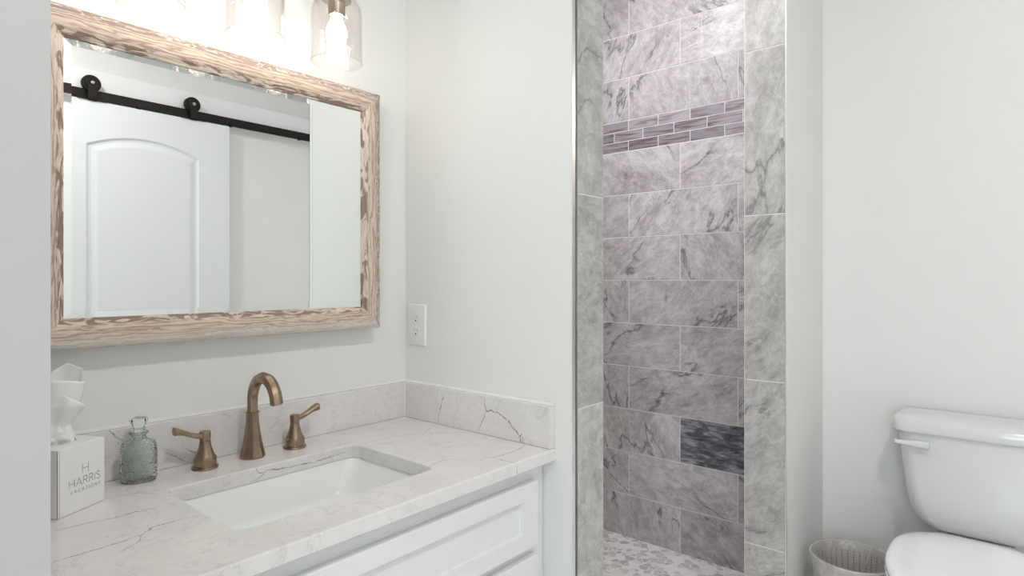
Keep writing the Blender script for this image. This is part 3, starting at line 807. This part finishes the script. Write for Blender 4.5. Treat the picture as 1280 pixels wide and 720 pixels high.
b = nb()
vdir = Vector((cxy.x, cxy.y)).normalized(); rdir = Vector((vdir.y, -vdir.x))
def sheet(prof, top, bulge, back, seed, nu=36, nv=34):
    """prof: (height, left, right) rows; top(u) trims the upper edge; bulge < 0 comes towards the room"""
    rnd = random.Random(seed); ph = [rnd.uniform(0, 6) for _ in range(5)]; g = []
    def at(z):
        for (z0, l0, r0), (z1, l1, r1) in zip(prof, prof[1:]):
            if z <= z1: t = (z-z0)/(z1-z0); return l0+(l1-l0)*t, r0+(r1-r0)*t
        return prof[-1][1:]
    for j in range(nv+1):
        row = []
        for i in range(nu+1):
            u = -1+2*i/nu; z = -.012+(top(u)+.012)*j/nv; l, r = at(max(z, 0))
            
            x = (l+r)/2+(r-l)/2*u; w = (r-l)/2
            tight = 1-smoothstep(.0, .06, z)
            f = .0016*math.sin(u*4+ph[0]+z*24)*(1-.3*tight)+.0006*math.sin(u*9+ph[1]-z*40)+.0010*math.sin(z*190+ph[2]+u*3)*tight
            y = bulge*math.sqrt(max(0, 1.02-u*u))*(min(w, .019) if z < .004 else w*.78) + f + back*z
            row.append(b.verts.new((x*rdir.x+y*vdir.x, x*rdir.y+y*vdir.y, z)))
        g.append(row)
    for j in range(nv):
        for i in range(nu): b.faces.new((g[j][i], g[j][i+1], g[j+1][i+1], g[j+1][i]))
neck = [(0, -.026, .024), (.014, -.025, .0235), (.030, -.020, .0185)]
sheet(neck+[(.048, -.030, .026), (.075, -.040, .034), (.095, -.043, .038), (.112, -.044, .0425), (.13, -.04, .040)], lambda u: .113-.008*u+.001*math.sin(u*4), -.8, 0, 3)
sheet(neck+[(.05, -.028, .026), (.08, -.038, .032), (.115, -.042, .036), (.128, -.04, .0355), (.138, -.03, .030)], lambda u: .1385-.030*max(0, .45-u)**1.3*.9-.022*max(0, u-.45)**1.2, .3, .02, 5)
sheet(neck+[(.048, -.026, .030), (.064, -.03, .0440), (.070, -.03, .0450), (.09, -.03, .036)], lambda u: .088-.021*max(0, u)**1.5-.01*abs(u), -.80, -.03, 8)
for (px_, pz_, pr) in ((-.010, .006, .016), (.008, .008, .017), (.0, .018, .016)):
    bmesh.ops.create_icosphere(b, subdivisions=3, radius=pr, matrix=Matrix.Translation((px_*rdir.x-.004*vdir.x, px_*rdir.y-.004*vdir.y, pz_)) @ Matrix.Diagonal((1, .75, .62, 1)))
for v in b.verts:
    if v.co.z < .034 and len(v.link_edges) >= 5:
        a_ = math.atan2(v.co.y, v.co.x); v.co *= 1+.05*math.sin(5*a_+v.co.z*160)
o = obj('tissue', b, TISSUE, smooth=True); o.location = (cxy.x, cxy.y, TOP+hb_+.0004)
md = o.modifiers.new('thick', 'SOLIDIFY'); md.thickness = .0003
tag(o, 'white tissue pulled up from the slot of the tissue box', 'tissue')

# ---------------------------------------------------------------- glass bottle
bt = thing('glass_bottle', 'small sea-green embossed glass bottle with clear faceted stopper beside the tissue box', 'bottle', (.432, 1.358, TOP+.0004), math.radians(-18))
def sup(w, d, z, n=56, e=2.6):
    out = []
    for i in range(n):
        a = 2*PI*i/n; c, s = math.cos(a), math.sin(a)
        out.append((w*abs(c)**(2/e)*(1 if c > 0 else -1), d*abs(s)**(2/e)*(1 if s > 0 else -1), z))
    return out
prof = [(.031, .019, 0, 2.6), (.0345, .0225, .002, 2.6), (.0365, .024, .007, 2.6), (.037, .0245, .012, 2.6), (.0360, .0238, .016, 2.6), (.037, .0245, .022, 2.6), (.037, .0245, .06, 2.6), (.0368, .0242, .068, 2.6), (.035, .023, .075, 2.5), (.030, .021, .081, 2.4), (.022, .0175, .0855, 2.2), (.0155, .0148, .0885, 2), (.0142, .0142, .092, 2), (.0140, .0140, .096, 2), (.0155, .0155, .0985, 2), (.0185, .0185, .1000, 2), (.0188, .0188, .1022, 2), (.0165, .0165, .1038, 2)]
b = nb(); prof = [(w*(.88 if z < .08 else .95), d*.92, z*.965, e) for w, d, z, e in prof]; rings = [sup(w, d, z, 56, e) for w, d, z, e in prof]
rings += [sup(max(.0105, w-.0028), max(.0105, d-.0028), max(z, .004), 56, e) for w, d, z, e in prof[::-1]]
loft(b, rings); obj('bottle_body', b, GREENG, bt, smooth=True, angle=60)
b = nb(); lathe(b, [(.0085, .087), (.0098, .1005), (.0120, .1012), (.0130, .1035), (.0108, .108), (.0145, .117), (.0162, .1215), (.0150, .1265), (.0110, .1285)], 10)
obj('stopper', b, CRYSTAL, bt)

# ---------------------------------------------------------------- outlet
oc = (XO, 1.3655, CZ-.1325)
t = thing('wall_outlet', 'white duplex power outlet on the wall beside the mirror', 'outlet', oc)
b = nb()
def fr(h, w, x, r=.004): return [(x, p[0], p[1]) for p in rrect(0, 0, w, h, r, 0, 4)]
loft(b, [[(x, p[0], p[1]) for p in rrect(0, 0, w, h, .004, 0, 4)] for x, w, h in ((-.0003, .0405, .0615), (-.002, .0405, .0615), (-.0055, .0375, .0585), (-.0060, .0365, .0575))])
obj('cover_plate', b, PLAST, t, smooth=True, angle=30)
for s in (1, -1):
    b = nb(); zc = s*.0195
    ringp = []
    for i in range(28):
        a = 2*PI*i/28; y_ = .0165*math.cos(a); z_ = max(-.0125, min(.0125, .0165*math.sin(a)))
        ringp.append((y_, z_+zc))
    loft(b, [[(x, p[0], p[1]) for p in ringp] for x in (-.0055, -.0072)])
    r = obj('receptacle', b, PLAST, t)
    b = nb()
    box(b, -.0076, -.0070, -.0072, -.0056, zc+.0005, zc+.0085, mi=0); box(b, -.0076, -.0070, .0054, .0068, zc+.0015, zc+.0080, mi=0)
    loft(b, [[(x, .0026*math.cos(2*PI*i/14), zc-.0065+.0026*math.sin(2*PI*i/14)) for i in range(14)] for x in (-.0070, -.0077)], mi=1)
    obj('socket_slots', b, [SHAD, SLOT], r)
b = nb(); loft(b, [[(x, .003*math.cos(2*PI*i/14), .003*math.sin(2*PI*i/14)) for i in range(14)] for x in (-.0055, -.0068)]); obj('plate_screw', b, PLAST, t)

# ---------------------------------------------------------------- toilet (faces -X, back to the toilet wall)
TY = .108
tt = thing('toilet', 'white two-piece toilet with closed lid against the far right wall', 'toilet', (XT, TY, 0))
def tring(x0, x1, hw, r, z, bow=.0, n=8):
    # x0 = back, x1 = front (both measured out from the wall), front edge bows outwards
    pts = rrect(-(x0+x1)/2, 0, (x1-x0)/2, hw, r, z, n)
    out = []
    for x, y, zz in pts:
        f = max(0, min(1, (-x-x0)/(x1-x0))); out.append((x-bow*f*(1-(y/hw)**2), y, zz))
    return out
zl = CZ-.457
b = nb()
prf = [(zl-.290, .118, .05, .130, .05), (zl-.283, .130, .035, .150, .055), (zl-.272, .142, .03, .160, .055), (zl-.255, .153, .026, .165, .05), (zl-.225, .163, .022, .168, .045), (zl-.17, .172, .02, .170, .04), (zl-.09, .181, .018, .172, .038), (zl-.01, .188, .016, .174, .036), (zl+.002, .188, .016, .174, .036)]
loft(b, [tring(x0, x1, hw_, r, z, .014) for z, hw_, x0, x1, r in prf]); obj('tank', b, CHINA, tt, smooth=True, angle=50)
b = nb()
lp = [(zl, .200, .012, .180, .034), (zl+.002, .204, .010, .184, .036), (zl+.006, .206, .008, .186, .036), (zl+.026, .206, .008, .185, .036), (zl+.034, .2045, .009, .182, .034), (zl+.041, .200, .011, .176, .032), (zl+.046, .191, .014, .165, .028), (zl+.0495, .170, .025, .145, .02), (zl+.051, .12, .05, .12, .02)]
loft(b, [tring(x0, x1, hw_, r, z, .016) for z, hw_, x0, x1, r in lp]); obj('tank_lid', b, CHINA, tt, smooth=True, angle=60)
b = nb()                                 # flush lever, upper left of the tank front
xf = -.180; hy = .118
lathe_pts = []
loft(b, [[(x, hy+r*math.cos(2*PI*i/24), zl-.032+r*.8*math.sin(2*PI*i/24)) for i in range(24)] for x, r in ((xf+.012, .012), (xf-.008, .012), (xf-.010, .010))])
rings = []
for k in range(13):
    q = k/12; y = hy-.012+.086*q; hz_ = .0112-.0048*smoothstep(.3, .8, q); xx = xf-.012-.006*q
    rings.append([(xx+.006*math.cos(a)*1.0, y, zl-.031+.002*q+hz_*(abs(math.sin(a))**.7)*(1 if math.sin(a) > 0 else -1)) for a in [2*PI*i/16 for i in range(16)]])
loft(b, rings); obj('flush_lever', b, CHINA, tt, smooth=True, angle=60)
# bowl: elongated plan
def oval(x0, x1, hw_, z, n=48, sq=.30, e=2.3):
    out = []; xc = x0+(x1-x0)*.42
    for i in range(n):
        a = 2*PI*i/n; c, s = math.cos(a), math.sin(a)
        ex = e if c < 0 else 2.0
        rx = (xc-x0) if c < 0 else (x1-xc)
        X = xc + rx*abs(c)**(2/(3.0 if c < 0 else 2.05))*(1 if c > 0 else -1)
        Y = hw_*abs(s)**(2/(3.0 if c < 0 else 2.05))*(1 if s > 0 else -1)
        out.append((-X, Y, z))
    return out
zs = CZ-.72
b = nb()
bp = [(0, .14, .60, .115), (.01, .14, .605, .12), (.04, .145, .59, .105), (.12, .15, .585, .098), (.20, .15, .62, .115), (.28, .16, .67, .145), (.34, .18, .70, .168), (zs-.062, .19, .715, .176), (zs-.050, .19, .718, .178), (zs-.042, .195, .712, .172)]
loft(b, [oval(x0, x1, w, z) for z, x0, x1, w in bp]); obj('bowl', b, CHINA, tt, smooth=True, angle=60)
b = nb(); box(b, -.26, -.03, -.09, .09, zs-.16, zl-.288, bev=.012); obj('rear_deck', b, CHINA, tt, smooth=True, angle=40)
b = nb(); loft(b, [oval(x0, x1, w, z) for z, x0, x1, w in ((zs-.040, .235, .712, .172), (zs-.038, .232, .715, .175), (zs-.026, .232, .716, .176), (zs-.023, .236, .712, .172))]); obj('seat', b, CHINA, tt, smooth=True, angle=50)
b = nb(); loft(b, [oval(x0, x1, w, z) for z, x0, x1, w in ((zs-.0215, .222, .716, .172), (zs-.019, .218, .720, .176), (zs-.009, .218, .720, .176), (zs-.004, .222, .716, .172), (zs-.001, .232, .70, .160), (zs+.0005, .26, .66, .13))]); obj('seat_lid', b, CHINA, tt, smooth=True, angle=60)
for s in (-1, 1):
    b = nb(); box(b, -.229, -.198, s*.075-.017, s*.075+.017, zs-.042, zs-.012, bev=.005); obj('hinge_cap', b, CHINA, tt, smooth=True, angle=40)

# ---------------------------------------------------------------- wastebasket with liner
wc = thing('wastebasket', 'taupe round plastic wastebasket between the toilet and the wing wall', 'wastebasket', (2.065, .400, 0))
RH = .330
b = nb()
lathe(b, [(.085, 0), (.088, .003), (.112, RH-.012), (.116, RH-.010), (.1175, RH-.004), (.116, RH), (.1125, RH), (.1105, RH-.006), (.0865, .006), (.001, .005)], 64, cap1=False)
obj('basket', b, BASKET, wc, smooth=True, angle=40)
b = nb()                                 # rows of perforations, seen on the inner wall
for i in range(40):
    a = 2*PI*i/40
    for k in range(22):
        z = RH-.03-k*.0085; r = .0865+(.1105-.0865)*(z/RH)-.0006
        ca, sa = math.cos(a), math.sin(a); hw_ = .0014; hh = .0026
        ps = [Vector((r*ca-sa*sx*hw_, r*sa+ca*sx*hw_, z+sz*hh)) for sx, sz in ((-1, -1), (1, -1), (1, 1), (-1, 1))]
        b.faces.new([b.verts.new(p) for p in ps])
obj('perforations', b, SLOT, wc)
b = nb(); rings = []; n = 96
rl = random.Random(4); ph = [rl.uniform(0, 6) for _ in range(8)]
def wr(a, k): return .0025*math.sin(9*a+ph[0]+k*.3)+.002*math.sin(17*a+ph[1]-k*.5)+.0013*math.sin(31*a+ph[2]+k)
lp = [(.1200, RH-.030), (.1202, RH-.015), (.1195, RH+.0015), (.1150, RH+.0025), (.1085, RH+.0005)] + [(.108-.0009*k*1.2, RH-.012*k) for k in range(1, 18)]
for k, (r, z) in enumerate(lp):
    if k < 4: rings.append([((r+.0008*abs(math.sin(13*a)))*math.cos(a), (r+.0008*abs(math.sin(13*a)))*math.sin(a), z+(.005*math.sin(4*a+1)+.004*math.sin(9*a) if k == 0 else 0)) for a in [2*PI*i/n for i in range(n)]])
    else:
        amp = min(1, (k-3)/3); rings.append([((r-.006*amp*(.9+math.sin(3*a+ph[3]))+wr(a, k)*amp)*math.cos(a), (r-.006*amp*(.9+math.sin(3*a+ph[3]))+wr(a, k)*amp)*math.sin(a), z) for a in [2*PI*i/n for i in range(n)]])
loft(b, rings, cap0=False, cap1=False)
o = obj('trash_bag', b, LINER, smooth=True); o.location = wc.location
tag(o, 'translucent plastic bin liner folded over the wastebasket rim', 'trash bag')

# ---------------------------------------------------------------- unseen ceiling lights, added as fill
first = None
LB = ['unseen round ceiling light added above the vanity aisle', 'unseen round ceiling light added in front of the toilet', 'unseen round ceiling light added behind the camera', 'unseen round ceiling light added inside the shower']
for i, (x, y) in enumerate(FILLXY):
    t = thing('added_ceiling_light', LB[i], 'ceiling light', (x, y, CH), group='added ceiling lights')
    b = nb(); lathe(b, [(.078, -.0005), (.080, -.006), (.074, -.009), (.062, -.004), (.062, -.0005)], 40, cap0=False, cap1=False); obj('trim_ring', b, WHITE, t, smooth=True, angle=40)
    b = nb(); lathe(b, [(.061, -.0005), (.061, -.003)], 40); obj('lens', b, FILLM, t)
    area('added_fill_lamp', (x, y, CH-.012), (0, 0, 0), .12, .12, FILLP[i], FILLC[i], 'DISK').parent = None  # fill lamp under each added ceiling light
